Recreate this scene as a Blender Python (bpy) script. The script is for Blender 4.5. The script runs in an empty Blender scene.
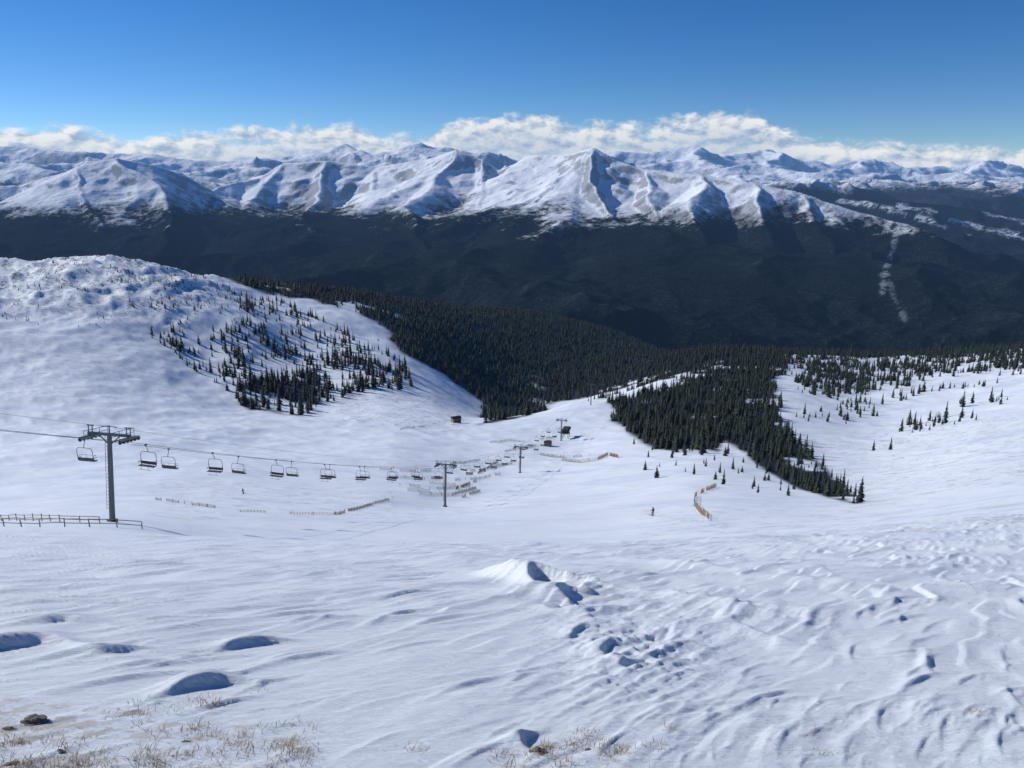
import bpy, math, random
import numpy as np
from mathutils import Vector, Matrix
rng=np.random.default_rng(7); random.seed(7)
scene=bpy.context.scene
F=796.0; P=math.radians(14.4); CP,SP=math.cos(P),math.sin(P)
def ray(u,v):
    a=(384-v)/F; yd=CP+a*SP
    return ((u-512)/F/yd,(a*CP-SP)/yd)
def proj(s,t):
    d=CP-t*SP
    return 512+F*s/d, 384-F*(SP+t*CP)/d
# ---------- noise
def _h(ix,iy,seed):
    n=(ix.astype(np.int64)*374761393+iy.astype(np.int64)*668265263+seed*974711)&0xffffffff
    n=((n^(n>>13))*1274126177)&0xffffffff
    n=n^(n>>16)
    return (n&0xffff)/65535.0*2*np.pi
def perlin(x,y,seed=0):
    ix=np.floor(x);iy=np.floor(y);fx=x-ix;fy=y-iy
    def g(dx,dy):
        a=_h(ix+dx,iy+dy,seed); return np.cos(a)*(fx-dx)+np.sin(a)*(fy-dy)
    ux=fx*fx*fx*(fx*(fx*6-15)+10);uy=fy*fy*fy*(fy*(fy*6-15)+10)
    a=g(0,0);b=g(1,0);c=g(0,1);d=g(1,1)
    return (a+(b-a)*ux+((c+(d-c)*ux)-(a+(b-a)*ux))*uy)*1.5
def fbm(x,y,o=5,seed=0,gain=.5):
    r=0;a=1
    for i in range(o):
        r=r+a*perlin(x,y,seed+i*17);x=x*2.03+5.1;y=y*2.03-3.7;a*=gain
    return r
def ridged(x,y,o=5,seed=0,gain=.5):
    r=0;a=1;w=1
    for i in range(o):
        n=(1-np.abs(perlin(x,y,seed+i*13)))**2
        r=r+a*n*w; w=np.clip(n*1.6,0,1); x=x*2.07+2.3;y=y*2.07+7.7;a*=gain
    return r
def sstep(a,b,x):
    t=np.clip((x-a)/(b-a),0,1);return t*t*(3-2*t)
# ---------- near ground control
C=[]
def col(u,pts):
    for v,y in pts: C.append((u,v,y))
near=[(768,3.4),(700,4.8),(650,6.7),(600,10.2),(565,18)]
for u in (-150,0,250,512,770,1024,1170): col(u,near)
col(-150,[(538,32),(527,60),(524,85),(490,210),(430,360),(380,450),(320,620),(262,800),(262,900),(330,1400),(385,2200),(405,3200)])
col(0,[(542,32),(531,60),(526,85),(490,210),(458,300),(430,370),(395,460),(355,560),(318,680),(285,800),(263,920),(300,1300),(375,2100),(405,3200)])
col(112,[(543,32),(533,58),(525,85),(500,165),(458,290),(400,470),(350,620),(300,760),(262,930),(300,1300)])
col(210,[(545,32),(538,52),(543,78),(515,130),(497,180),(465,280),(440,370),(415,470),(385,590),(345,700),(300,830),(276,1000),(320,1400),(380,2100)])
col(320,[(547,32),(543,52),(550,78),(515,140),(487,230),(455,330),(430,440),(408,560),(375,680),(330,820),(290,1200),(320,1600),(385,2300),(405,3200)])
col(410,[(546,32),(544,52),(551,78),(518,140),(490,230),(462,310),(440,390),(418,500),(395,620),(360,760),(325,1000),(302,1400),(340,2000)])
col(445,[(507,200),(480,275),(452,360),(430,450)])
col(512,[(547,32),(545,52),(553,78),(525,125),(505,190),(473,300),(445,390),(418,520),(425,620),(400,850),(350,1200),(310,1700),(350,2300),(405,3200)])
col(575,[(450,370),(420,470),(401,570),(410,680)])
col(620,[(546,32),(544,52),(551,78),(520,125),(500,180),(470,275),(440,380),(412,490),(393,600),(395,750),(370,1100),(335,1700),(360,2200)])
col(700,[(543,32),(539,54),(543,78),(515,120),(495,165),(475,225),(455,300),(420,420),(390,560),(368,760),(352,1100),(370,1600),(395,2300),(405,3200)])
col(790,[(539,32),(533,54),(533,80),(505,140),(488,195),(470,260),(440,340),(400,480),(370,700),(354,1000),(375,1500)])
col(865,[(534,32),(527,54),(525,80),(507,130),(490,190),(465,270),(430,390),(400,530),(378,700),(356,1050),(375,1500),(400,2300),(405,3200)])
col(950,[(528,32),(517,58),(512,85),(490,145),(465,220),(435,320),(405,450),(378,640),(353,1000),(380,1500)])
col(1024,[(523,32),(508,60),(500,90),(475,155),(448,230),(420,320),(390,450),(368,640),(350,950),(380,1500),(400,2300),(405,3200)])
col(1170,[(515,32),(495,60),(460,155),(430,240),(400,340),(370,480),(345,700),(335,950),(380,1600),(405,3200)])
C=np.array(C,float)
KS=2.6
sc=np.array([ray(u,v) for u,v,_ in C]); lc=np.log(C[:,2]); wc=sc[:,1]+1.5/C[:,2]
for s in (-.8,-.4,0,.4,.8):
    sc=np.vstack([sc,[s,0]]);lc=np.append(lc,0.0);wc=np.append(wc,-.40)
def tps(r2): return np.where(r2>1e-12,0.5*r2*np.log(r2+1e-20),0)
X=np.stack([sc[:,0]*KS,lc],1)
D2=((X[:,None]-X[None])**2).sum(-1)
n=len(X);A=np.zeros((n+3,n+3));A[:n,:n]=tps(D2)+np.eye(n)*0.002
A[:n,n]=1;A[:n,n+1:]=X;A[n,:n]=1;A[n+1:,:n]=X.T
W=np.linalg.solve(A,np.concatenate([wc,[0,0,0]]))
def base_w(s,l):
    s=np.clip(s,-.78,.78)*KS
    out=W[n]+W[n+1]*s+W[n+2]*l
    for i in range(n): out=out+W[i]*tps((s-X[i,0])**2+(l-X[i,1])**2)
    return out
NR,NC=1250,900
L0,L1=math.log(1.2),math.log(4300)
ls=np.linspace(L0,L1,NR);ss=np.linspace(-1.15,1.15,NC)
cr,cc=230,172
lsc=np.linspace(L0,L1,cr);ssc=np.linspace(-1.15,1.15,cc)
Wc=base_w(ssc[None,:]+0*lsc[:,None],lsc[:,None]+0*ssc[None,:])
def bil(G,r,c):
    r=np.clip(r,0,G.shape[0]-1.001);c=np.clip(c,0,G.shape[1]-1.001)
    i=r.astype(int);j=c.astype(int);a=r-i;b=c-j
    return (G[i,j]*(1-a)*(1-b)+G[i+1,j]*a*(1-b)+G[i,j+1]*(1-a)*b+G[i+1,j+1]*a*b)
def cub_axis(G,m):
    N=G.shape[0];x=np.linspace(0,N-1,m);i=np.clip(x.astype(int),0,N-2);f=(x-i)[:,None]
    g=lambda k:G[np.clip(i+k,0,N-1)]
    p0,p1,p2,p3=g(-1),g(0),g(1),g(2)
    return p1+.5*f*(p2-p0+f*(2*p0-5*p1+4*p2-p3+f*(3*(p1-p2)+p3-p0)))
Wf=cub_axis(cub_axis(Wc,NR).T.copy(),NC).T
Yg=np.exp(ls)[:,None]+0*ss[None,:];Sg=ss[None,:]+0*Yg;Xg=Sg*Yg
Zg=Wf*Yg-1.5
near_w=1-sstep(30,90,Yg)
th=math.radians(55);ca,sa=math.cos(th),math.sin(th)
Al=Xg*ca+Yg*sa;Bl=-Xg*sa+Yg*ca
wx=fbm(Xg*.4,Yg*.4,3,3)
Ug,Vg=proj(Sg,Zg/Yg)
plate=np.exp(-((Ug-630)/75)**2-((Vg-650)/40)**2)
patch=np.clip(sstep(-.1,.5,fbm(Xg*.22+3,Yg*.22,3,91)-.02)*.8+plate,0,1)
sl1=(Bl*1.0+wx*.45+.25*perlin(Al*.3,Bl*.5,61));fr=sl1-np.floor(sl1)
slab=np.where(fr<.88,fr/.88,(1-fr)/.12)*sstep(.0,.5,perlin(Al*.28+4,Bl*.9,63))
sl2=(Bl*3.0+wx*.6+.35*perlin(Al*.5,Bl*.9,67));fr2=sl2-np.floor(sl2)
slab2=np.where(fr2<.8,fr2/.8,(1-fr2)/.2)*sstep(.0,.45,perlin(Al*.6+14,Bl*1.8,69))
pr=perlin(Xg*1.3+wx,Yg*1.3,71)*1.6+.5*perlin(Xg*4,Yg*4,72)+.2*perlin(Xg*9,Yg*9,73)
pf=pr*2.2-np.floor(pr*2.2);pq=(np.floor(pr*2.2)+sstep(.75,1.0,pf))/2.2
Zg+=near_w*(.05*fbm(Xg*.25,Yg*.25,3,5)*np.clip(Yg/6,.4,2)
   +.045*slab*np.clip(Yg/8,.5,1.6)+.020*slab2*np.clip(Yg/6,.6,2.)
   +patch*.030*ridged(Al*.6+wx*.3,Bl*2.6+wx*.3,5,11,.5)+plate*.055*pq
   +.006*fbm(Al*1.5,Bl*7,3,31)*(0.6+patch)+ .003*fbm(Xg*9,Yg*9,2,37)*patch)
mid=sstep(35,90,Yg)*(1-sstep(1500,2500,Yg))
left=sstep(500,200,Ug)+.7*sstep(820,900,Ug)*sstep(110,200,Yg)
Zg+=mid*((.8+1.2*left)*fbm(Xg/110,Yg/110,4,41)*np.clip(Yg/300,.3,2.6)+.3*ridged(Al/20,Bl/36,4,47)*np.clip(Yg/200,.4,2)+.5*left*ridged(Xg/30,Yg/50,4,49)*sstep(200,400,Yg))
def pline(u,v,y):
    s,t=ray(u,v);return s*y,y
lh=sstep(350,280,Vg)*sstep(285,180,Ug)*sstep(480,650,Yg)
Zg+=lh*(4.5*ridged(Xg/60,Yg/60,5,53,.55)-4.0)
def drift(u,v,y,L,Wd,h,ang,sh=.28,pw=2,wb=.12):
    global Zg
    x0,y0=pline(u,v,y);c,s=math.cos(ang),math.sin(ang)
    j=np.where(np.abs(np.exp(ls)-y0)<4*max(L,Wd)+.5)[0]
    if len(j)==0:return
    r0,r1=j[0],j[-1]+1
    dx=Xg[r0:r1]-x0;dy=Yg[r0:r1]-y0
    a=dx*c+dy*s;b=-dx*s+dy*c
    b=b+wb*Wd*(np.sin(a*3/L+u)+.5*np.sin(a*7/L+u*2))
    b=b+.5*Wd*(a/L)**2
    g=np.where(b>0,np.exp(-np.abs(b/Wd)**pw),np.exp(-np.abs(b/(sh*Wd))**pw))
    Zg[r0:r1]+=h*np.exp(-np.abs(a/L)**pw)*g
def y_at(v):
    return float(np.interp(-v,[-768,-700,-650,-600,-565,-545],[3.4,4.8,6.7,10.2,18,30]))
drift(533,580,13.2,.48,1.7,.38,math.radians(28),.11,2,.04)
drift(556,600,10.6,.50,.9,.20,math.radians(62),.12,2,.08)
drift(572,606,10.0,.6,.5,-.12,math.radians(60),.8)
drift(547,614,9.2,.22,.35,.06,math.radians(66),.2)
for (u,v,L,w,h,a,sh) in [(16,650,.50,.6,.18,26,.18),(58,630,.40,.35,.10,22,.22),(88,657,.45,.25,.07,32,.26),(62,608,.45,.3,.06,18,.26),(252,645,.36,.26,.11,42,.22),(205,690,.32,.26,.12,36,.22),(150,668,.45,.14,.04,48,.26),(130,685,.50,.14,.04,45,.26),(120,655,.4,.14,.04,48,.26),(305,660,.45,.12,.035,50,.26),(600,652,.3,.24,.07,70,.2),(575,636,.3,.2,.06,55,.2),(645,640,.3,.22,.05,75,.2),(620,672,.25,.18,.05,65,.2),(590,618,.4,.28,.06,60,.2),(700,600,1.3,.4,.09,103,.16),(695,570,2.2,.5,.12,106,.16),(765,640,.7,.22,.05,108,.2),(520,748,.14,.1,.06,80,.25),(920,604,.6,.15,.07,-10,.2),(930,570,2.0,.7,.09,10,.2),(400,622,.5,.14,.05,60,.25),(408,598,.6,.15,.05,55,.25),(850,590,2.0,.6,.08,130,.2),(470,690,.4,.1,.03,50,.3)]:
    drift(u,v,y_at(v),L,w,h,math.radians(a),sh,2,.06)
for k in range(320):
    u=random.uniform(-100,1120);v=random.uniform(575,768)
    y=y_at(min(max(v,560),768)); q=random.uniform(.4,1.3)*min(1.6,y/6)
    if 330<u<520 and random.random()<.5: continue
    drift(u,v,y,.4*q,.07*q,.018*q*random.uniform(.5,1.5),math.radians(random.gauss(50,11)),.32,2,.08)
Tg=Zg/Yg
Ug,Vg=proj(Sg,Tg)
def gz(s,y):
    r=(np.log(y)-L0)/(L1-L0)*(NR-1);c=(s+1.15)/2.3*(NC-1)
    return bil(Zg,np.asarray(r,float),np.asarray(c,float))
def gxy(x,y): return float(gz(x/y,y))
def at(u,v,ylo=2.0,yhi=3000):
    s,t=ray(u,v);ys=np.exp(np.linspace(math.log(ylo),math.log(yhi),1500))
    z=gz(np.full_like(ys,s),ys);k=np.where(z/ys>=t)[0]
    y=ys[k[0]] if len(k) else ys[-1]
    return Vector((s*y,y,gxy(s*y,y)))
# ---------- masks
def inpoly(u,v,poly):
    r=np.zeros(np.shape(u),bool);m=len(poly)
    for i in range(m):
        x1,y1=poly[i];x2,y2=poly[(i+1)%m]
        if y1==y2: continue
        c=((v>=min(y1,y2))&(v<max(y1,y2)))&(u<(x2-x1)*(v-y1)/(y2-y1)+x1)
        r^=c
    return r
D1=[(185,262),(330,270),(430,275),(540,285),(620,300),(700,310),(765,310),(770,356),(715,364),(690,372),(640,382),(600,394),(560,402),(520,418),(478,427),(488,408),(440,372),(400,352),(385,325),(330,305),(260,292)]
D2p=[(612,404),(640,396),(700,378),(730,362),(765,325),(800,325),(778,385),(778,420),(815,460),(864,505),(800,490),(765,470),(735,446),(700,452),(650,447),(618,425)]
D3=[(775,320),(1024,315),(1250,300),(1250,362),(1024,370),(930,378),(880,390),(830,398),(800,385)]
S1=[(120,272),(200,280),(290,305),(340,330),(400,365),(418,390),(385,388),(330,402),(300,416),(250,412),(232,395),(190,368),(140,330)]
S1b=[(236,385),(300,368),(332,398),(300,416),(250,412)]
S1c=[(325,345),(380,340),(414,378),(405,392),(360,385)]
S2=[(800,395),(1100,350),(1100,385),(960,430),(890,455),(830,445),(800,420)]
S3=[(640,440),(720,450),(860,500),(760,495),(640,478)]
S4=[(-200,255),(190,255),(230,300),(160,330),(-200,320)]
def dens(u,v,x,y):
    nz=fbm(x/45,y/45,3,77)
    uu=u+nz*10;vv=v+nz*5
    d=np.zeros(np.shape(u))
    d=np.maximum(d,inpoly(uu,vv,S4)*.28*(nz>0))
    d=np.maximum(d,inpoly(uu,vv,S3)*.12)
    d=np.maximum(d,inpoly(uu,vv,S2)*.40*sstep(.05,.4,nz))
    d=np.maximum(d,inpoly(uu,vv,S1)*(.14+.65*sstep(-.2,.15,nz)))
    d=np.maximum(d,inpoly(uu,vv,S1b)*(.5+.5*sstep(-.3,0,nz)))
    d=np.maximum(d,inpoly(uu,vv,S1c)*.6*(nz>-.15))
    d=np.maximum(d,inpoly(uu,vv,D3)*.84*sstep(-.4,.0,nz+.1))
    d=np.maximum(d,inpoly(uu,vv,D1)*(1.-.9*sstep(.5,.75,fbm(x/120,y/120,3,15))))
    d=np.maximum(d,inpoly(uu,vv,D2p)*(.5+.5*sstep(-.7,-.4,nz)))
    d=np.where((y<130),0,d)
    d=np.where((y>950)&(u>600),np.maximum(d,.9),d)
    d=np.where((y>1050)&(u>230),np.maximum(d,.9),d)
    return d
Dg=dens(Ug,Vg,Xg,Yg)
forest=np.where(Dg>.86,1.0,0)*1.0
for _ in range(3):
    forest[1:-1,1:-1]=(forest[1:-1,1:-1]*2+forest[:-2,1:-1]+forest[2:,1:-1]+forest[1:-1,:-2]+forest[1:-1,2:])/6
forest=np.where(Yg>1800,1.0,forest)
scrub=np.clip(lh*1.0 + inpoly(Ug,Vg,[(-100,705),(60,692),(280,730),(400,800),(-100,800)])*.5+inpoly(Ug,Vg,[(510,738),(630,742),(660,800),(500,800)])*.45+inpoly(Ug,Vg,[(640,505),(1024,495),(1024,535),(640,545)])*.28+inpoly(Ug,Vg,[(330,395),(480,395),(460,435),(330,425)])*.5+inpoly(Ug,Vg,[(150,480),(400,490),(400,520),(150,520)])*.3+inpoly(Ug,Vg,[(0,330),(180,330),(180,400),(0,400)])*.3+inpoly(Ug,Vg,[(800,440),(1100,400),(1100,480),(860,500)])*.35,0,1)
for _ in range(12):
    scrub[1:-1,1:-1]=(scrub[1:-1,1:-1]+scrub[:-2,1:-1]+scrub[2:,1:-1]+scrub[1:-1,:-2]+scrub[1:-1,2:])/5
def grid_mesh(name,Xa,Ya,Za,attrs,mat):
    R,Cn=Xa.shape
    me=bpy.data.meshes.new(name)
    me.vertices.add(R*Cn);me.vertices.foreach_set('co',np.stack([Xa,Ya,Za],-1).astype(np.float32).ravel())
    idx=np.arange(R*Cn).reshape(R,Cn)
    q=np.stack([idx[:-1,:-1],idx[:-1,1:],idx[1:,1:],idx[1:,:-1]],-1).reshape(-1)
    nf=len(q)//4
    me.loops.add(len(q));me.loops.foreach_set('vertex_index',q.astype(np.int32))
    me.polygons.add(nf);me.polygons.foreach_set('loop_start',(np.arange(nf)*4).astype(np.int32))
    me.polygons.foreach_set('use_smooth',np.ones(nf,bool))
    me.update(calc_edges=True)
    for k,a in attrs.items():
        at_=me.attributes.new(k,'FLOAT','POINT');at_.data.foreach_set('value',a.astype(np.float32).ravel())
    me.materials.append(mat)
    ob=bpy.data.objects.new(name,me);scene.collection.objects.link(ob);return ob
# ---------- material helpers
HAZE_GLOW=(0.16,0.32,0.66,1)
class NT:
    def __init__(s,m): s.t=m.node_tree;s.n=s.t.nodes;s.l=s.t.links
    def new(s,k,**kw):
        nd=s.n.new(k)
        for a,b in kw.items(): setattr(nd,a,b)
        return nd
    def link(s,a,b): s.l.new(a,b)
    def math(s,op,a,b=None,c=None,clamp=False):
        nd=s.n.new('ShaderNodeMath');nd.operation=op;nd.use_clamp=clamp
        for i,x in enumerate((a,b,c)):
            if x is None: continue
            if isinstance(x,(int,float)): nd.inputs[i].default_value=x
            else: s.l.new(x,nd.inputs[i])
        return nd.outputs[0]
    def mix(s,f,a,b):
        nd=s.n.new('ShaderNodeMix');nd.data_type='RGBA'
        for i,x in ((0,f),(6,a),(7,b)):
            if isinstance(x,(int,float)): nd.inputs[i].default_value=x
            elif isinstance(x,tuple): nd.inputs[i].default_value=x
            else: s.l.new(x,nd.inputs[i])
        return nd.outputs[2]
    def ss(s,x,a,b):
        nd=s.n.new('ShaderNodeMapRange');nd.interpolation_type='SMOOTHSTEP'
        if a>b:
            nd.inputs[3].default_value=1;nd.inputs[4].default_value=0;a,b=b,a
        s.l.new(x,nd.inputs[0]);nd.inputs[1].default_value=a;nd.inputs[2].default_value=b
        return nd.outputs[0]
    def noise(s,vec,scale,detail=4,rough=.55,dist=0):
        nd=s.n.new('ShaderNodeTexNoise');s.l.new(vec,nd.inputs['Vector'])
        nd.inputs['Scale'].default_value=scale;nd.inputs['Detail'].default_value=detail;nd.inputs['Roughness'].default_value=rough;nd.inputs['Distortion'].default_value=dist
        return nd.outputs[0]
def newmat(name):
    m=bpy.data.materials.new(name);m.use_nodes=True;t=NT(m);b=t.n['Principled BSDF'];o=t.n['Material Output'];return m,t,b,o
def painted_haze(t,b,o,L=56000.0):  # aerial haze painted in: blue emission mixed into the material by distance from origin
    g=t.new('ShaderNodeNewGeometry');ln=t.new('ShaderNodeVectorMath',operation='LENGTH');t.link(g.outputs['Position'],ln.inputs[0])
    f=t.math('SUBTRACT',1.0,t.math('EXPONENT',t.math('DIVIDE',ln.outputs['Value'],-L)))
    e=t.new('ShaderNodeEmission');e.inputs[0].default_value=HAZE_GLOW;e.inputs[1].default_value=1.0
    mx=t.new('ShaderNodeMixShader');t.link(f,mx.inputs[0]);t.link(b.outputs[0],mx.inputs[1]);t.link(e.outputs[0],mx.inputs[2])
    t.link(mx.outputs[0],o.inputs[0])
def simple(name,c,rough=.6,metal=0,var=.25,scale=3,hz=False,bump=0,det=3):
    m,t,b,o=newmat(name);tc=t.new('ShaderNodeTexCoord')
    nz=t.noise(tc.outputs['Object'],scale,det)
    c2=tuple(x*(1-var) for x in c)+(1,);c3=tuple(min(1,x*(1+var)) for x in c)+(1,)
    t.link(t.mix(nz,c2,c3),b.inputs['Base Color']);b.inputs['Roughness'].default_value=rough;b.inputs['Metallic'].default_value=metal
    if bump:
        bp=t.new('ShaderNodeBump');bp.inputs['Distance'].default_value=bump;t.link(nz,bp.inputs['Height']);t.link(bp.outputs[0],b.inputs['Normal'])
    if hz: painted_haze(t,b,o)
    return m
ms,t,b,o=newmat('snow');g=t.new('ShaderNodeNewGeometry');pos=g.outputs['Position']
af=t.new('ShaderNodeAttribute',attribute_name='forest').outputs['Fac'];asb=t.new('ShaderNodeAttribute',attribute_name='scrub').outputs['Fac']
n1=t.noise(pos,.3,4,.6)
mp=t.new('ShaderNodeMapping');mp.inputs['Rotation'].default_value=(0,0,-math.radians(55));mp.inputs['Scale'].default_value=(.8,3.2,1.2)
t.link(pos,mp.inputs[0])
nw=t.noise(mp.outputs[0],2.8,8,.70,.2)
snow=t.mix(n1,(.73,.785,.865,1),(.83,.86,.905,1))
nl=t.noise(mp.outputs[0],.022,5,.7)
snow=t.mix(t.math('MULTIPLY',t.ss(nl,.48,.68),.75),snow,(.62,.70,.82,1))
ns=t.noise(pos,.22,5,.85)
nsn=t.noise(pos,3.0,5,.8)
sel=t.new('ShaderNodeVectorMath',operation='LENGTH');t.link(pos,sel.inputs[0])
isn=t.ss(sel.outputs['Value'],40,25)
nmix=t.new('ShaderNodeMix');t.link(isn,nmix.inputs[0]);t.link(ns,nmix.inputs[2]);t.link(nsn,nmix.inputs[3])
scm=t.math('MULTIPLY',t.ss(nmix.outputs[0],.51,.61),asb)
scc=t.mix(isn,(.13,.11,.085,1),(.36,.28,.18,1))
col1=t.mix(scm,snow,scc)
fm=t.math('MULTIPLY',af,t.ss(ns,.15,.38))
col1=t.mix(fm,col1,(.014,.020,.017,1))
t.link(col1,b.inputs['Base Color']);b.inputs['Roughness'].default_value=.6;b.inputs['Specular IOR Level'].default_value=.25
bp=t.new('ShaderNodeBump');bp.inputs['Distance'].default_value=.075;bp.inputs['Strength'].default_value=.8
t.link(nw,bp.inputs['Height'])
t.link(bp.outputs[0],b.inputs['Normal']);painted_haze(t,b,o)
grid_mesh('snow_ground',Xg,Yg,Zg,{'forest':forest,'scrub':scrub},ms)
# ---------- mountains
def mountain(name,polys,y0,y1,nr,nc,floor,warp,rn,wl,mat,seed,extra=None,smax=1.3,ydrop=None):
    ys=np.exp(np.linspace(math.log(y0),math.log(y1),nr))[:,None];s_=np.linspace(-smax,smax,nc)[None,:]
    Y=ys+0*s_;Sx=s_+0*ys;Xx=Sx*Y
    wxx=warp*fbm(Xx/1300,Y/1300,5,seed,.5);wyy=warp*fbm(Xx/1300+9,Y/1300+4,5,seed+5,.5)
    xw=Xx+wxx;yw=Y+wyy
    Z=np.full(Y.shape,float(floor));dmin=np.full(Y.shape,1e9)
    for pl,(amp,sc_) in polys:
        pts=[]
        for u,v,y in pl:
            s,tt=ray(u,v);pts.append((s*y,y,tt*y))
        for (ax,ay,az),(bx,by,bz) in zip(pts[:-1],pts[1:]):
            dx,dy=bx-ax,by-ay;L2=dx*dx+dy*dy+1e-6
            q=np.clip(((xw-ax)*dx+(yw-ay)*dy)/L2,0,1)
            d=np.hypot(xw-ax-q*dx,yw-ay-q*dy)
            z=az+(bz-az)*q-amp*(1-np.exp(-d/sc_))-.02*d
            Z=np.maximum(Z,z)
            dmin=np.minimum(dmin,d)
    a=np.clip(dmin*.32,.1*rn,rn)
    Z=Z+a*(ridged(xw/wl,yw/wl,6,seed+60,.45)-1.0)+.08*rn*fbm(Xx/300,Y/300,4,seed+90)*np.clip(dmin/400,.15,1)
    Z=Z-1400*(1-sstep(y0,ydrop,Y))
    U,V=proj(Sx,Z/Y)
    at_={}
    if extra: at_=extra(U,V,Xx,Y,Z)
    return grid_mesh(name,Xx,Y,Z,at_,mat),Z
def mmat(name,treez,band,rock,namp=500.0,bumpd=30,fd=1.0):
    m,t,b,o=newmat(name);g=t.new('ShaderNodeNewGeometry');pos=g.outputs['Position']
    sp=t.new('ShaderNodeSeparateXYZ');t.link(pos,sp.inputs[0]);sn=t.new('ShaderNodeSeparateXYZ');t.link(g.outputs['Normal'],sn.inputs[0])
    run=t.new('ShaderNodeAttribute',attribute_name='run').outputs['Fac'];wd=t.new('ShaderNodeAttribute',attribute_name='wood').outputs['Fac']
    nb=t.noise(pos,.0016,4,.6);nfine=t.noise(pos,.02,4,.75);nm=t.noise(pos,.004,5,.6)
    h=t.math('ADD',sp.outputs[2],t.math('MULTIPLY',t.math('SUBTRACT',nb,.5),namp))
    h=t.math('ADD',h,t.math('MULTIPLY',t.math('SUBTRACT',nfine,.5),300.0))
    h=t.math('SUBTRACT',h,t.math('MULTIPLY',wd,300.0))
    fz=t.ss(h,treez+band,treez-band)
    snow=t.mix(nm,(.76,.80,.87,1),(.84,.87,.91,1))
    steep=t.math('MULTIPLY',t.math('SUBTRACT',1.0,sn.outputs[2]),3.2)
    rk=t.ss(t.math('ADD',steep,t.math('ADD',nfine,t.math('MULTIPLY',t.math('SUBTRACT',nb,.5),.4))),1.02,1.28)
    rk=t.math('MULTIPLY',rk,rock)
    c=t.mix(rk,snow,(.085,.09,.11,1))
    fine=t.noise(pos,.08,2,.8)
    ff=t.mix(t.ss(fine,.50,.72),(.006*fd,.009*fd,.009*fd,1),(.028*fd,.033*fd,.038*fd,1))
    ff=t.mix(t.math('MULTIPLY',t.ss(nm,.55,.75),.2),ff,(.07,.08,.10,1))
    ff=t.mix(t.math('MULTIPLY',run,t.ss(nfine,.40,.55)),ff,(.45,.5,.55,1))
    c=t.mix(fz,c,ff)
    t.link(c,b.inputs['Base Color']);b.inputs['Roughness'].default_value=.8;b.inputs['Specular IOR Level'].default_value=.0
    bp=t.new('ShaderNodeBump');bp.inputs['Distance'].default_value=bumpd;bp.inputs['Strength'].default_value=.8
    t.link(nm,bp.inputs['Height']);t.link(bp.outputs[0],b.inputs['Normal'])
    painted_haze(t,b,o);return m
def runs(U,V,X_,Y_,Z_):
    nz=fbm(X_/200,Y_/200,3,8)
    def lines(L):
        r=np.zeros(U.shape)
        for pts,w,k in L:
            for (ax,ay),(bx,by) in zip(pts[:-1],pts[1:]):
                dx,dy=bx-ax,by-ay;q=np.clip(((U-ax)*dx+(V-ay)*dy)/(dx*dx+dy*dy),0,1)
                d=np.hypot(U-ax-q*dx,V-ay-q*dy)
                r=np.maximum(r,k*sstep(w,w*.35,d+3*nz))
        return r
    r1=lines([([(897,228),(893,250),(885,270),(882,292)],5,.4),([(885,270),(895,300),(905,320)],3.5,.2)])*(Y_<6000)
    r2=lines([([(840,200),(880,206),(920,217),(945,227)],3,1.),([(900,206),(935,213)],3,1.),([(965,238),(990,248),(1015,258)],4,1.),([(950,220),(1000,232),(1024,238)],3,1.),([(985,212),(1024,220)],3,1.)])*(Y_>6000)
    wood=sstep(810,850,U)*sstep(6000,6500,Y_)
    return {'run':np.maximum(r1,r2),'wood':wood}
MR=[
 ([(-260,190,6500),(-60,185,6300),(20,186,6400),(70,165,6400),(112,157,6500),(150,164,6600),(190,176,6700),(222,190,6900),(262,178,7400),(290,163,7600),(330,160,7600),(385,167,7500),(425,160,7200),(458,150,7000),(482,158,6900),(500,169,6800),(530,154,6600),(570,155,6300),(607,148,6100),(632,160,5900),(665,169,5700),(705,173,5500),(745,182,5300),(790,193,5150),(815,203,5000)],(720,1250)),
 ([(815,203,5000),(880,222,4700),(925,236,4450),(975,265,4200),(1030,300,4000),(1100,330,3800)],(650,1300)),
 ([(112,157,6500),(150,185,6000),(165,215,5500),(170,245,4800)],(650,1100)),
 ([(20,186,6400),(10,215,5700),(30,245,5000)],(600,1000)),
 ([(70,165,6400),(75,195,5900),(95,225,5300)],(600,900)),
 ([(290,163,7600),(262,195,6900),(232,222,6000),(240,250,5000)],(600,1100)),
 ([(330,160,7600),(318,190,6900),(300,215,6200)],(600,900)),
 ([(385,167,7500),(372,195,6700),(350,225,5800),(350,262,4700)],(600,1100)),
 ([(458,150,7000),(440,180,6400),(400,205,5800),(410,240,4900),(420,280,4100)],(650,1100)),
 ([(482,158,6900),(478,185,6300),(465,212,5700)],(600,800)),
 ([(530,154,6600),(545,180,6000),(520,212,5300),(505,250,4600),(520,300,3800)],(650,1000)),
 ([(607,148,6100),(600,180,5500),(625,215,4950),(640,255,4400),(650,300,3800)],(650,900)),
 ([(570,155,6300),(572,185,5700),(562,215,5100)],(600,800)),
 ([(665,169,5700),(660,195,5250),(668,225,4800)],(550,750)),
 ([(705,173,5500),(690,200,5000),(700,235,4500),(720,280,4000),(740,320,3500)],(600,900)),
 ([(745,182,5300),(752,210,4850),(765,240,4400)],(550,750)),
 ([(790,193,5150),(800,225,4700),(820,270,4100),(850,315,3600)],(550,900)),
 ([(815,203,9000),(860,196,8500),(905,200,8000),(960,208,7700),(1030,220,7400),(1150,240,7000)],(500,1600)),
]
mm=mmat('alpine_slope',-195,60,.62)
mountain('mountain_range',MR,2000,9900,600,1050,-900,120,100,900,mm,21,runs,1.3,2900)
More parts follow.
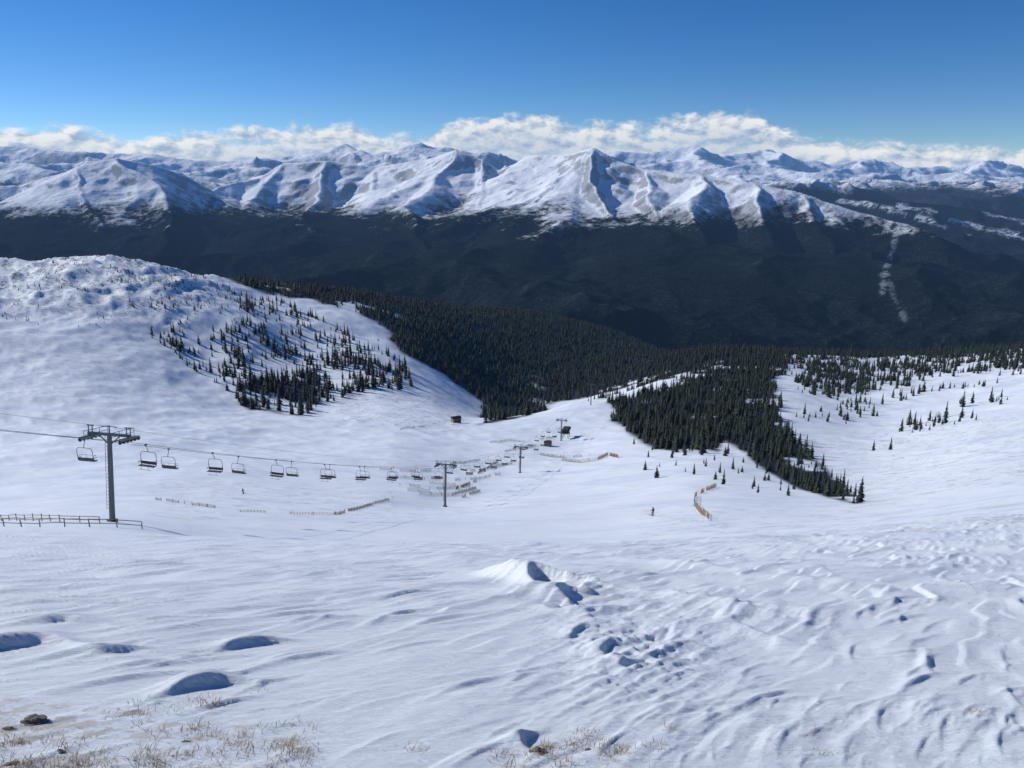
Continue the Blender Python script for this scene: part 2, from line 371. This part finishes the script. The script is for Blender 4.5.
FR=[
 ([(-300,150,14000),(0,146,13500),(60,149,13000),(130,153,12500),(200,160,12500),(250,160,12500),(290,155,12500),(318,150,12500),(343,143,12500),(372,155,12500),(405,149,12500),(434,141,12300),(470,152,12300),(520,160,12800)],(600,1600)),
 ([(-300,165,10500),(0,161,10500),(60,170,10000),(130,178,10000)],(500,1300)),
 ([(560,160,19000),(622,151,19000),(655,153,19000),(692,145,19000),(722,156,19500),(775,148,20000),(805,158,20000),(832,165,20000),(872,158,20500),(905,168,21000),(950,165,21000),(992,159,21000),(1030,168,21000),(1130,160,21000),(1300,165,21000)],(850,1500)),
 ([(640,166,16000),(690,158,16500),(720,168,15500),(760,162,15800),(800,173,15000),(850,167,15500),(900,177,15500),(960,172,15500),(1010,179,15500),(1060,174,15500),(1300,180,15500)],(450,1100)),
 ([(700,184,12500),(760,181,12500),(800,189,12000),(860,187,12200),(900,194,12000),(950,190,12000),(1000,197,12000),(1200,196,12000)],(350,1200)),
 ([(850,205,10500),(920,207,10500),(1000,210,10500),(1250,214,10500)],(300,1200)),
 ([(692,145,19000),(700,160,17500),(720,172,16000)],(700,1300)),
 ([(775,148,20000),(770,165,18000)],(700,1300)),([(872,158,20500),(850,172,18500)],(700,1300)),([(992,159,21000),(970,175,18500)],(700,1300)),
]
mf=mmat('distant_alpine_slope',-70,90,.5,450.0,60,2.0)
mountain('distant_mountains',FR,7600,60000,430,1050,-750,300,210,2000,mf,44,None,1.3,9600)
# ---------- trees
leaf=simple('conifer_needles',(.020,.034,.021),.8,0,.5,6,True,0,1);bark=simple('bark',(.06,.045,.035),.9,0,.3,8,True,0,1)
def build_mesh(name,verts,faces,mats,mi=None,smooth=False):
    me=bpy.data.meshes.new(name);me.from_pydata([tuple(v) for v in verts],[],faces)
    for m in mats: me.materials.append(m)
    if mi is not None: me.polygons.foreach_set('material_index',np.array(mi,np.int32))
    if smooth: me.polygons.foreach_set('use_smooth',np.ones(len(faces),bool))
    me.update();return me
def spruce(seed,rad):
    r=random.Random(seed);V=[];Fc=[];M=[]
    k=6
    for i in range(k): a=i/k*6.283;V.append((.022*math.cos(a),.022*math.sin(a),-.12))
    V.append((0,0,1))
    for i in range(k): Fc.append((i,(i+1)%k,k));M.append(1)
    tiers=15
    for ti in range(tiers):
        f=ti/(tiers-1);z=.07+.90*f;R=rad*(1-f)**.8*r.uniform(.8,1.15)+.012;nb=int(9-4*f)
        off=r.uniform(0,6)
        for j in range(nb):
            if r.random()<.1: continue
            a=off+j/nb*6.283+r.uniform(-.25,.25);L=R*r.uniform(.65,1.25);w=.32*L+.012
            c,s=math.cos(a),math.sin(a);dz=-L*r.uniform(.25,.6);zz=z+r.uniform(-.02,.02)
            b0=len(V)
            V.extend([(0,0,zz+.04),(c*L*.55-s*w,s*L*.55+c*w,zz+dz*.75),(c*L,s*L,zz+dz*.75),(c*L*.55+s*w,s*L*.55-c*w,zz+dz*.75),(c*L*.5,s*L*.5,zz+dz*.2)])
            Fc.extend([(b0,b0+1,b0+4),(b0+1,b0+2,b0+4),(b0+2,b0+3,b0+4),(b0+3,b0,b0+4)]);M.extend([0]*4)
    return build_mesh('spruce_mesh',V,Fc,[leaf,bark],M)
NCAND=950000
YM=1900.0;YN=130.0
cs=rng.uniform(-1.0,1.0,NCAND);cy=np.sqrt(rng.uniform(YN**2,YM**2,NCAND))
cz=gz(cs,cy);cu,cv=proj(cs,cz/cy);cd=dens(cu,cv,cs*cy,cy)
area=2.0*(YM**2-YN**2)/2
per=NCAND/area
dense=((cu>600)&(cu<870)&(cy<800))
want=np.where(dense,1/16.0,1/34.0)
keep=rng.random(NCAND)<cd*np.minimum(1,want/per)
s_,y_,z_,d_=cs[keep],cy[keep],cz[keep],cd[keep];x_=s_*y_
H=rng.uniform(4.5,10.5,len(x_))*np.where(d_>.5,1.0,.8)
vv=cv[keep];uu=cu[keep]
H*=np.where((uu<240)&(vv<330)&(y_>500),.5,1.0)
H*=np.where((uu>225)&(uu<420)&(vv>340)&(y_<900),1.3,1.0)
H*=np.where((uu>600)&(uu<880)&(y_<800),.8,1.0)
H*=np.where((y_<280),.6,1.0)
H*=np.where(y_>900,1.1,1.0)
H*=rng.uniform(.5,1.25,len(x_))
forest_e=bpy.data.objects.new('pine_forest',None);scene.collection.objects.link(forest_e)
grp=rng.integers(0,4,len(x_))
for gi in range(4):
    k=grp==gi;xx,yy,zz,hh=x_[k],y_[k],z_[k],H[k];m=len(xx);a=rng.uniform(0,6.28,m)
    vs=np.zeros((m,4,3))
    for c in range(4):
        ang=a+c*math.pi/2;R=hh/math.sqrt(2)
        vs[:,c,0]=xx+np.cos(ang)*R;vs[:,c,1]=yy+np.sin(ang)*R;vs[:,c,2]=zz
    me=bpy.data.meshes.new('tree_positions');me.vertices.add(m*4);me.vertices.foreach_set('co',vs.astype(np.float32).ravel())
    me.loops.add(m*4);me.loops.foreach_set('vertex_index',np.arange(m*4,dtype=np.int32));me.polygons.add(m);me.polygons.foreach_set('loop_start',(np.arange(m)*4).astype(np.int32));me.update(calc_edges=True)
    ob=bpy.data.objects.new('tree_stand_%d'%(gi+1),me);scene.collection.objects.link(ob);ob.parent=forest_e
    ob.instance_type='FACES';ob.use_instance_faces_scale=True;ob.instance_faces_scale=1.0;ob.show_instancer_for_render=False;ob.show_instancer_for_viewport=False
    tr=bpy.data.objects.new('spruce_tree_%d'%(gi+1),spruce(gi*3+1,[.17,.2,.24,.15][gi]));scene.collection.objects.link(tr);tr.parent=ob
# ---------- part builder
class PB:
    def __init__(s): s.V=[];s.F=[];s.M=[]
    def tube(s,a,b,r0,r1=None,m=0,k=8,caps=True):
        a=Vector(a);b=Vector(b);r1=r0 if r1 is None else r1
        d=(b-a).normalized();x=d.orthogonal().normalized();y=d.cross(x);n=len(s.V)
        for p,r in ((a,r0),(b,r1)):
            for i in range(k):
                q=i/k*6.28318;s.V.append(p+x*math.cos(q)*r+y*math.sin(q)*r)
        for i in range(k): j=(i+1)%k;s.F.append((n+i,n+j,n+k+j,n+k+i));s.M.append(m)
        if caps: s.F.append(tuple(n+i for i in reversed(range(k))));s.F.append(tuple(n+k+i for i in range(k)));s.M+= [m,m]
    def path(s,pts,r,m=0,k=6):
        for a,b in zip(pts[:-1],pts[1:]): s.tube(a,b,r,r,m,k)
    def box(s,c,h,m=0,R=None):
        c=Vector(c);n=len(s.V)
        for dx in (-1,1):
            for dy in (-1,1):
                for dz in (-1,1):
                    p=Vector((dx*h[0],dy*h[1],dz*h[2]))
                    if R: p=R@p
                    s.V.append(c+p)
        for f in ((0,1,3,2),(4,6,7,5),(0,4,5,1),(2,3,7,6),(0,2,6,4),(1,5,7,3)): s.F.append(tuple(n+i for i in f));s.M.append(m)
    def obj(s,name,mats,bevel=0):
        me=build_mesh(name,s.V,s.F,mats,s.M);ob=bpy.data.objects.new(name,me);scene.collection.objects.link(ob)
        if bevel:
            bv=ob.modifiers.new('b','BEVEL');bv.width=bevel;bv.segments=2
        return ob
steel=simple('galvanised_steel',(.13,.14,.15),.5,.4,.25,2);dark=simple('dark_steel',(.05,.05,.055),.6,.2,.2,3);wood=simple('weathered_wood',(.22,.18,.14),.9,0,.35,4)
rubber=simple('rubber',(.03,.03,.03),.8);seatm=simple('seat_padding',(.06,.065,.075),.7);tan=simple('snow_fence_slats',(.34,.24,.15),.9,0,.35,2)
def lp(u,v,y):
    s,t=ray(u,v);return Vector((s*y,y,gxy(s*y,y)))
TW=[lp(113,526,85),lp(445,507,200),lp(520,473,300),lp(561,445,400),lp(590,437,520)]
hts=[10.2,11.6,10.5,11,14]
ldir=(TW[2]-TW[0]);ldir.z=0;ldir.normalize();perp=Vector((ldir.y,-ldir.x,0))
LEAN=.13
zax=(Vector((0,0,1))+ldir*LEAN).normalized();yax=zax.cross(perp)
ARM=2.6
RT=Matrix((perp,yax,zax)).transposed().to_3x3()
def tower(base,h):
    pb=PB();B=base;R=RT
    def w(x,y,z): return B+R@Vector((x,y,z))
    pb.tube(w(0,0,-2),w(0,0,h),.34,.25,0,16)
    pb.tube(w(0,0,-.5),w(0,0,.25),.6,.6,1,16)
    pb.box(w(0,0,h+.05),(ARM+.2,.15,.15),0,R)
    for sx in (-1,1):
        pb.tube(w(sx*.25,0,h-1.0),w(sx*1.4,0,h-.05),.07,.07,0)
        pb.tube(w(sx*(ARM-.35),0,h+.2),w(sx*(ARM-.35),0,h+.95),.06,.06,0)
        pb.tube(w(sx*(ARM+.15),0,h+.2),w(sx*(ARM+.15),0,h+.95),.06,.06,0)
        pb.tube(w(sx*(ARM-.55),0,h+.95),w(sx*(ARM+.35),0,h+.95),.07,.07,0)
        pb.box(w(sx*ARM,0,h-.28),(.07,1.6,.11),0,R)
        pb.box(w(sx*ARM,0,h-.12),(.12,.2,.12),0,R)
        for i in range(6):
            yy=-1.5+i*.6
            pb.tube(w(sx*ARM-.06,yy,h-.45),w(sx*ARM+.06,yy,h-.45),.24,.24,2,14)
        xo=sx*(ARM-.62)
        pb.box(w(xo,0,h-.32),(.22,1.9,.03),0,R)
        for yy in (-1.85,-.6,.6,1.85): pb.tube(w(xo-sx*.2,yy,h-.32),w(xo-sx*.2,yy,h+.62),.03,.03,0,6)
        for zz in (.15,.62): pb.tube(w(xo-sx*.2,-1.85,h+zz),w(xo-sx*.2,1.85,h+zz),.03,.03,0,6)
    pb.tube(w(0,0,h),w(0,0,h+1.1),.09,.07,0,8);pb.tube(w(-1.0,0,h+.95),w(1.0,0,h+.95),.06,.06,0,8)
    for yy in (-.2,.2): pb.tube(w(-.5,yy,1.5),w(-.42,yy,h+.1),.025,.025,0,6)
    for i in range(int((h-1.5)/.4)): pb.tube(w(-.49,-.2,1.6+i*.4),w(-.49,.2,1.6+i*.4),.018,.018,0,5)
    return pb.obj('ski_lift_tower',[steel,dark,rubber])
for p,h in zip(TW,hts): tower(p,h)
def cable_pts(side):
    first=TW[0]-ldir*75+Vector((0,0,hts[0]+32)) 
    nodes=[first]+[TW[i]+zax*(hts[i]-.68) for i in range(5)]
    last=TW[4]+ldir*90;last.z=TW[4].z-18
    nodes.append(last)
    off=perp*(ARM*side);out=[]
    for j,(a,b) in enumerate(zip(nodes[:-1],nodes[1:])):
        nseg=28;L=(b-a).length;sag=L*(.016 if j!=1 else .02)
        for i in range(nseg):
            f=i/nseg;p=a.lerp(b,f);p.z-=4*sag*f*(1-f)*.5;out.append(p+off)
    out.append(nodes[-1]+off);return out
CB={s:cable_pts(s) for s in (-1,1)}
for s in (-1,1):
    pb=PB();pb.path(CB[s],.026,0,6);pb.obj('ski_lift_cable',[steel])
pb=PB();up=[p+perp*ARM+Vector((0,0,1.7)) for p in CB[-1]];pb.path(up,.016,0,5);pb.obj('communication_cable',[steel])
def chair_mesh():
    pb=PB()
    pb.box((0,0,-.04),(.07,.16,.08),0)
    pb.path([(0,0,-.05),(0,-.1,-.45),(0,-.3,-.8),(0,-.32,-1.05)],.035,0,8)
    for x in (-1,1):
        pb.path([(0,-.32,-1.0),(x*.75,-.32,-1.02),(x*.95,-.32,-1.15),(x*1.03,-.32,-1.45),(x*1.03,-.32,-2.35),(x*1.03,-.25,-2.62),(x*1.03,.28,-2.66)],.032,0,8)
        pb.path([(x*1.03,-.3,-2.2),(x*1.03,.15,-2.28),(x*1.03,.3,-2.3)],.025,0,6)
    pb.box((0,.02,-2.64),(1.0,.23,.04),1)
    Rx=Matrix.Rotation(.15,3,'X')
    pb.box((0,-.31,-2.36),(1.0,.03,.17),1,Rx)
    pb.path([(-.98,-.33,-2.0),(-.95,.3,-2.1),(.95,.3,-2.1),(.98,-.33,-2.0)],.018,0,6)
    for x in (-.45,.45): pb.path([(x,.3,-2.1),(x,.5,-2.95)],.018,0,6)
    pb.tube((-.8,.5,-2.95),(.8,.5,-2.95),.02,.02,0,6)
    return build_mesh('ski_lift_chair',pb.V,pb.F,[dark,seatm],pb.M)
cm=chair_mesh()
for side in (-1,1):
    pts=CB[side]
    ylist=[86 if side<0 else 87.5]+[99.5,114.5,129.5,143,158,173,187,214,229,244,259,274,289,318,333,348,363,378]
    for k,y in enumerate(ylist):
        yt=y+(0.0 if side<0 else .6)
        for a,b in zip(pts[:-1],pts[1:]):
            if a.y<=yt<b.y:
                p=a.lerp(b,(yt-a.y)/(b.y-a.y));ob=bpy.data.objects.new('ski_lift_chair',cm);scene.collection.objects.link(ob)
                ob.location=p;ob.rotation_euler=(random.uniform(-.03,.03),random.uniform(-.04,.04),math.atan2(ldir.y,ldir.x)-math.pi/2+(math.pi if side>0 else 0));break
def hut(p,name,rot=0,sc=1):
    e=bpy.data.objects.new(name,None);scene.collection.objects.link(e)
    pb=PB();pb.box((0,0,1.0),(2.4,1.8,1.9));w=pb.obj('walls',[wood],.03);w.parent=e
    pb=PB();
    for sy in (-1,1): pb.box((0,sy*1.05,3.3),(2.8,1.25,.08),0,Matrix.Rotation(-sy*.45,3,'X'))
    r=pb.obj('roof',[dark]);r.parent=e
    pb=PB();pb.box((-1.3,-1.83,1.6),(.5,.03,.4));pb.box((1.3,-1.83,1.6),(.5,.03,.4));w=pb.obj('window',[rubber]);w.parent=e
    pb=PB();pb.box((0,-1.84,.95),(.4,.03,.95));w=pb.obj('door',[steel]);w.parent=e
    e.location=p;e.rotation_euler=(0,0,rot);e.scale=(sc,)*3
hut(lp(456,425,480),'lift_hut',.5,1.1)
hut(lp(548,444,385),'lift_hut',-.3,.7)
def terminal(p,rot):
    e=bpy.data.objects.new('ski_lift_terminal',None);scene.collection.objects.link(e)
    pb=PB()
    for x in (-1.6,1.6):
        for y in (-2.5,2.5): pb.tube((x,y,-1),(x*.8,y,4.2),.2,.16,0,10)
    k=pb.obj('legs',[steel]);k.parent=e
    pb=PB();pb.box((0,0,4.6),(2.0,4.2,.45));pb.box((0,0,5.24),(1.5,3.6,.18));k=pb.obj('drive_housing',[dark],.12);k.parent=e
    pb=PB();pb.tube((0,-3.4,3.75),(0,-3.4,3.95),2.5,2.5,0,28);pb.tube((0,-3.4,3.6),(0,-3.4,4.1),.3,.3,0,12);k=pb.obj('bullwheel',[steel]);k.parent=e
    e.location=p;e.rotation_euler=(0,0,rot)
terminal(lp(566,441,410),math.atan2(ldir.y,ldir.x)-math.pi/2)
# ---------- fences
def fence(name,pix,hgt,mat,kind='rail',spc=2.4,gap=.6,skip=0,rs=.035):
    P3=[at(u,v,yl,yh) for u,v,yl,yh in pix]
    pb=PB();pos=[]
    for a,b in zip(P3[:-1],P3[1:]):
        m=max(1,int((b-a).xy.length/spc))
        for i in range(m):
            q=a.lerp(b,i/m);pos.append(q)
    pos.append(P3[-1])
    pos=[Vector((p.x,p.y,gxy(p.x,p.y))) for p in pos]
    rr=random.Random(int(pix[0][0]*7+pix[0][1]))
    for p in pos: pb.tube(p-Vector((0,0,.5)),p+Vector((rr.uniform(-.08,.08),rr.uniform(-.05,.05),hgt+rr.uniform(-.1,.15))),.06,.05,0,7)
    for a,b in zip(pos[:-1],pos[1:]):
        if kind=='rail':
            for f in (.45,.9): pb.tube(a+Vector((0,0,hgt*f)),b+Vector((0,0,hgt*f+rr.uniform(-.06,.06))),.04,.04,0,6)
        else:
            if rr.random()<skip: continue
            for f in (.3,.8): pb.tube(a+Vector((0,0,hgt*f)),b+Vector((0,0,hgt*f)),.02,.02,0,5)
            L=(b-a).length;m=max(2,int(L/gap))
            for i in range(m):
                q=a.lerp(b,(i+.5)/m)+Vector((0,0,0));q.z=gxy(q.x,q.y);pb.tube(q-Vector((0,0,.1)),q+Vector((rr.uniform(-.05,.05),0,hgt*rr.uniform(.6,1.1))),rs,rs,0,4)
    return pb.obj(name,[mat])
fence('wooden_fence',[(-30,525,70,120),(40,527,70,120),(90,528,70,120),(142,529,70,120)],.9,wood)
fence('wooden_fence',[(2,521,80,140),(60,522,80,140),(100,523,80,140)],.8,wood)
Y0=110;Y1=700
fence('snow_fence',[(156,500,Y0,Y1),(185,504,Y0,Y1),(215,508,Y0,Y1)],.7,wood,'slat',3,.5,.15)
fence('snow_fence',[(335,515,Y0,Y1),(345,513,Y0,Y1),(372,505,Y0,Y1),(392,499,Y0,Y1)],.7,wood,'slat',3,.4,.1)
fence('snow_fence',[(240,512,Y0,Y1),(290,514,Y0,Y1),(335,515,Y0,Y1)],.5,wood,'slat',3,.5,.3)
for seg in ([(400,486),(430,489),(470,487)],[(420,495),(452,496),(476,489)],[(408,491),(440,493)],[(455,481),(480,479),(500,475)],[(470,472),(495,468),(512,464)],[(395,478),(425,480),(440,478)],[(505,452),(520,449),(535,446)],[(490,443),(510,441),(530,443)],[(380,470),(410,472),(436,470)],[(450,464),(480,461)],[(456,490),(470,484),(480,482)],[(478,474),(490,467),(498,463)],[(462,498),(480,492)],[(430,484),(455,486)],[(540,440),(556,437)],[(400,430),(425,427)]):
    fence('snow_fence',[(u,v,Y0,Y1) for u,v in seg],1.1,wood,'slat',3,.30,.15,.045)
fence('snow_fence',[(562,461,Y0,Y1),(580,463,Y0,Y1),(598,460,Y0,Y1),(608,455,Y0,Y1),(618,458,Y0,Y1)],1.6,tan,'slat',3,.28,.15,.05)
fence('snow_fence',[(540,455,Y0,Y1),(565,458,Y0,Y1),(590,456,Y0,Y1)],1.3,wood,'slat',3,.3,.2,.05)
fence('snow_fence',[(716,487,Y0,Y1),(704,492,Y0,Y1),(695,497,Y0,Y1),(694,506,Y0,Y1),(701,514,Y0,Y1),(711,521,Y0,Y1)],1.1,tan,'slat',2.0,.33,.22)
# ---------- skiers
cloth=simple('ski_clothing',(.04,.04,.06),.8);skin=simple('skin',(.5,.3,.22),.6);skim=simple('ski_base',(.25,.05,.04),.4)
import bmesh
def skier(p,rot):
    e=bpy.data.objects.new('skier',None);scene.collection.objects.link(e)
    pts=[(0,0,.92),(0,-.02,1.15),(0,.05,1.42),(0,.09,1.54),(.14,.02,.88),(.17,.16,.5),(.16,.0,.08),(-.14,.02,.88),(-.17,.16,.5),(-.16,.0,.08),(.2,.05,1.4),(.3,.1,1.15),(.3,.36,1.05),(-.2,.05,1.4),(-.3,.1,1.15),(-.3,.36,1.05),(.16,.18,.04),(-.16,.18,.04)]
    rad=[.17,.16,.17,.07,.12,.085,.07,.12,.085,.07,.085,.06,.05,.085,.06,.05,.06,.06]
    ed=[(0,1),(1,2),(2,3),(0,4),(4,5),(5,6),(0,7),(7,8),(8,9),(2,10),(10,11),(11,12),(2,13),(13,14),(14,15),(6,16),(9,17)]
    me=bpy.data.meshes.new('body');me.from_pydata(pts,ed,[]);me.materials.append(cloth);b=bpy.data.objects.new('body',me);scene.collection.objects.link(b);b.parent=e
    sk=b.modifiers.new('s','SKIN')
    for i,v in enumerate(me.skin_vertices[0].data): v.radius=(rad[i],rad[i])
    me.skin_vertices[0].data[0].use_root=True
    b.modifiers.new('ss','SUBSURF').levels=1
    pb=PB()
    bm=bmesh.new();bmesh.ops.create_icosphere(bm,subdivisions=3,radius=.115)
    for v in bm.verts: v.co=Vector((v.co.x*.85,v.co.y,v.co.z*1.15))+Vector((0,.12,1.68))
    hm=bpy.data.meshes.new('head');bm.to_mesh(hm);bm.free();hm.materials.append(skin);hm.materials.append(cloth)
    for pl in hm.polygons: pl.material_index=1 if (pl.center.z>1.70 or pl.center.y<.1) else 0
    h=bpy.data.objects.new('head',hm);scene.collection.objects.link(h);h.parent=e
    for x in (-.16,.16): 
        pb.box((x,.1,.0),(.045,.8,.012));pb.tube((x,.9,.01),(x,1.0,.1),.04,.02)
    for x in (-.32,.32): pb.tube((x,.38,1.1),(x*1.3,-.1,.0),.012,.01)
    k=pb.obj('skis_and_poles',[skim]);k.parent=e
    e.location=p+Vector((0,0,.03));e.rotation_euler=(0,0,rot);e.scale=(.9,)*3
skier(at(653,516,100,400),.8);skier(at(243,494,100,400),-.6)
# ---------- foreground grass & rocks
gr=simple('dry_grass',(.36,.27,.15),.9,0,.4,12);rockm=simple('rock',(.15,.13,.11),.9,0,.5,6,False,.03)
V=[];Fc=[]
rr=random.Random(5)
cl=[(rr.uniform(-60,310),768+18-abs(rr.gauss(0,34))) for _ in range(130)]+[(rr.gauss(575,35),rr.gauss(753,9)) for _ in range(26)]+[(rr.uniform(300,1040),rr.uniform(700,785)) for _ in range(12)]+[(rr.uniform(130,230),rr.uniform(700,740)) for _ in range(18)]+[(30,762),(140,757),(150,764),(15,745),(75,768)]*4
for (u,v) in cl:
    c=at(u,v,2.2,12)
    big=rr.random()**2
    for i in range(rr.randint(6,30)):
        x=c.x+rr.gauss(0,.04);y=c.y+rr.gauss(0,.045);z=gxy(x,y)
        h=rr.uniform(.010,.03+.045*big);a=rr.uniform(0,6.28);w=.0015;lx,ly=rr.gauss(.02,.025),rr.gauss(0,.025)
        n0=len(V);cx,sx=math.cos(a)*w,math.sin(a)*w
        V+= [(x-cx,y-sx,z-.01),(x+cx,y+sx,z-.01),(x+lx*.4+cx,y+ly*.4+sx,z+h*.6),(x+lx*.4-cx,y+ly*.4-sx,z+h*.6),(x+lx,y+ly,z+h)]
        Fc+=[(n0,n0+1,n0+2,n0+3),(n0+3,n0+2,n0+4)]
me=build_mesh('dry_grass',V,Fc,[gr]);scene.collection.objects.link(bpy.data.objects.new('dry_grass',me))
def rock(p,sx,sy,sz,seed,sub=4):
    bm=bmesh.new();bmesh.ops.create_icosphere(bm,subdivisions=sub,radius=1)
    co=np.array([v.co for v in bm.verts]);
    d=1+.35*fbm(co[:,0]*1.3+seed,co[:,1]*1.3+co[:,2]*1.7,4,seed)
    for v,q in zip(bm.verts,d): v.co=Vector((v.co.x*sx,v.co.y*sy,v.co.z*sz))*float(q)
    me=bpy.data.meshes.new('rock');bm.to_mesh(me);bm.free();me.materials.append(rockm);ob=bpy.data.objects.new('rock',me);scene.collection.objects.link(ob);ob.location=p-Vector((0,0,.008))
rock(at(33,722,2.2,12),.08,.06,.035,3);rock(at(8,730,2.2,12),.05,.03,.018,8);rock(at(538,752,2.2,12),.045,.035,.03,5);rock(at(60,752,2.2,12),.03,.025,.015,11,3);rock(at(185,742,2.2,12),.03,.02,.012,12,3);rock(at(12,765,2.2,12),.05,.03,.02,14,3);rock(at(590,750,2.2,12),.03,.02,.012,15,3)
# ---------- light
EL=math.radians(28);AZ=math.radians(-64)
sd=Vector((math.sin(AZ)*math.cos(EL),math.cos(AZ)*math.cos(EL),math.sin(EL)))
sl=bpy.data.lights.new('sun','SUN');sl.energy=4.2;sl.angle=math.radians(.5);sl.color=(1,.965,.91)
so=bpy.data.objects.new('sun',sl);scene.collection.objects.link(so);so.rotation_euler=(-sd).to_track_quat('-Z','Y').to_euler()
w=bpy.data.worlds.new('World');scene.world=w;w.use_nodes=True;t=NT(w);bg=t.n['Background'];wo=t.n['World Output']
sky=t.new('ShaderNodeTexSky',sky_type='NISHITA');sky.sun_disc=False;sky.sun_elevation=EL;sky.sun_rotation=AZ;sky.altitude=3600;sky.air_density=1.0;sky.dust_density=.1;sky.ozone_density=4
hs=t.new('ShaderNodeHueSaturation');hs.inputs['Hue'].default_value=.506;hs.inputs['Saturation'].default_value=1.25;hs.inputs['Value'].default_value=1.0
t.link(sky.outputs[0],hs.inputs['Color'])
t.link(hs.outputs[0],bg.inputs[0]);bg.inputs[1].default_value=.10
tc=t.new('ShaderNodeTexCoord');sp=t.new('ShaderNodeSeparateXYZ');t.link(tc.outputs['Generated'],sp.inputs[0])
az=t.math('ARCTAN2',sp.outputs[0],sp.outputs[1]);el=t.math('ARCSINE',sp.outputs[2])
cv_=t.new('ShaderNodeFloatCurve')
cur=cv_.mapping.curves[0]
def elv(u,v):
    s,tt=ray(u,v);return math.atan2(s,1),math.atan2(tt,math.hypot(s,1))
tops=[(-200,133),(0,127),(60,125),(100,130),(135,137),(165,133),(200,130),(250,127),(300,124),(345,122),(385,134),(420,135),(440,124),(480,115),(530,113),(590,121),(650,118),(700,111),(735,110),(770,122),(810,134),(850,140),(900,142),(960,144),(1024,145),(1200,147)]
pp=[((elv(u,v)[0]+.8)/1.6,elv(u,v)[1]/.1) for u,v in tops]
cur.points[0].location=(0,pp[0][1]);cur.points[1].location=(1,pp[-1][1])
for p in pp: cur.points.new(*p)
cv_.mapping.update()
t.link(t.math('DIVIDE',t.math('ADD',az,.8),1.6,clamp=True),cv_.inputs['Value'])
top=t.math('MULTIPLY',cv_.outputs[0],.1)
def vec(a,e):
    c=t.new('ShaderNodeCombineXYZ');t.link(a,c.inputs[0]);t.link(e,c.inputs[1]);return c.outputs[0]
e2=t.math('MULTIPLY',el,1.8)
p1=vec(az,e2);p2=vec(t.math('SUBTRACT',az,.006),t.math('ADD',e2,.011))
def cl(p,d): return t.noise(p,34,d,.58,.2)
c1=cl(p1,6);c2=cl(p2,4);big=t.noise(p1,9,2,.5)
edge=t.math('ADD',t.math('SUBTRACT',top,el),t.math('MULTIPLY',t.math('SUBTRACT',c1,.5),.036))
mask=t.ss(edge,-.001,.011)
gap=t.ss(t.math('ADD',c1,big),.66,.92)
mask=t.math('MULTIPLY',mask,t.math('MAXIMUM',gap,t.ss(el,.055,.03)))
mask=t.math('MULTIPLY',mask,t.ss(el,-.02,.0))
lit=t.math('ADD',.68,t.math('MULTIPLY',t.math('SUBTRACT',c1,c2),3.8),clamp=True)
hgt=t.ss(t.math('SUBTRACT',top,el),.038,0.0)
lit=t.math('MULTIPLY',lit,t.math('ADD',.52,t.math('MULTIPLY',hgt,.5)),clamp=True)
cc_=t.mix(lit,(.34,.46,.66,1),(.95,.955,.96,1))  # sunlit sides and grey undersides of clouds painted into the sky colour
b2=t.new('ShaderNodeBackground');t.link(cc_,b2.inputs[0]);b2.inputs[1].default_value=.93
mx=t.new('ShaderNodeMixShader');t.link(t.math('MULTIPLY',mask,.94),mx.inputs[0]);t.link(bg.outputs[0],mx.inputs[1]);t.link(b2.outputs[0],mx.inputs[2]);t.link(mx.outputs[0],wo.inputs[0])
w.cycles.sampling_method='MANUAL';w.cycles.sample_map_resolution=512
# ---------- camera
cam=bpy.data.cameras.new('camera');cam.sensor_width=36;cam.lens=F/1024*36;cam.clip_end=200000;cam.clip_start=.1
co=bpy.data.objects.new('camera',cam);scene.collection.objects.link(co);co.location=(0,0,0);co.rotation_euler=(math.pi/2-P,0,0);scene.camera=co
scene.view_settings.view_transform='Standard';scene.view_settings.look='None';scene.view_settings.exposure=0
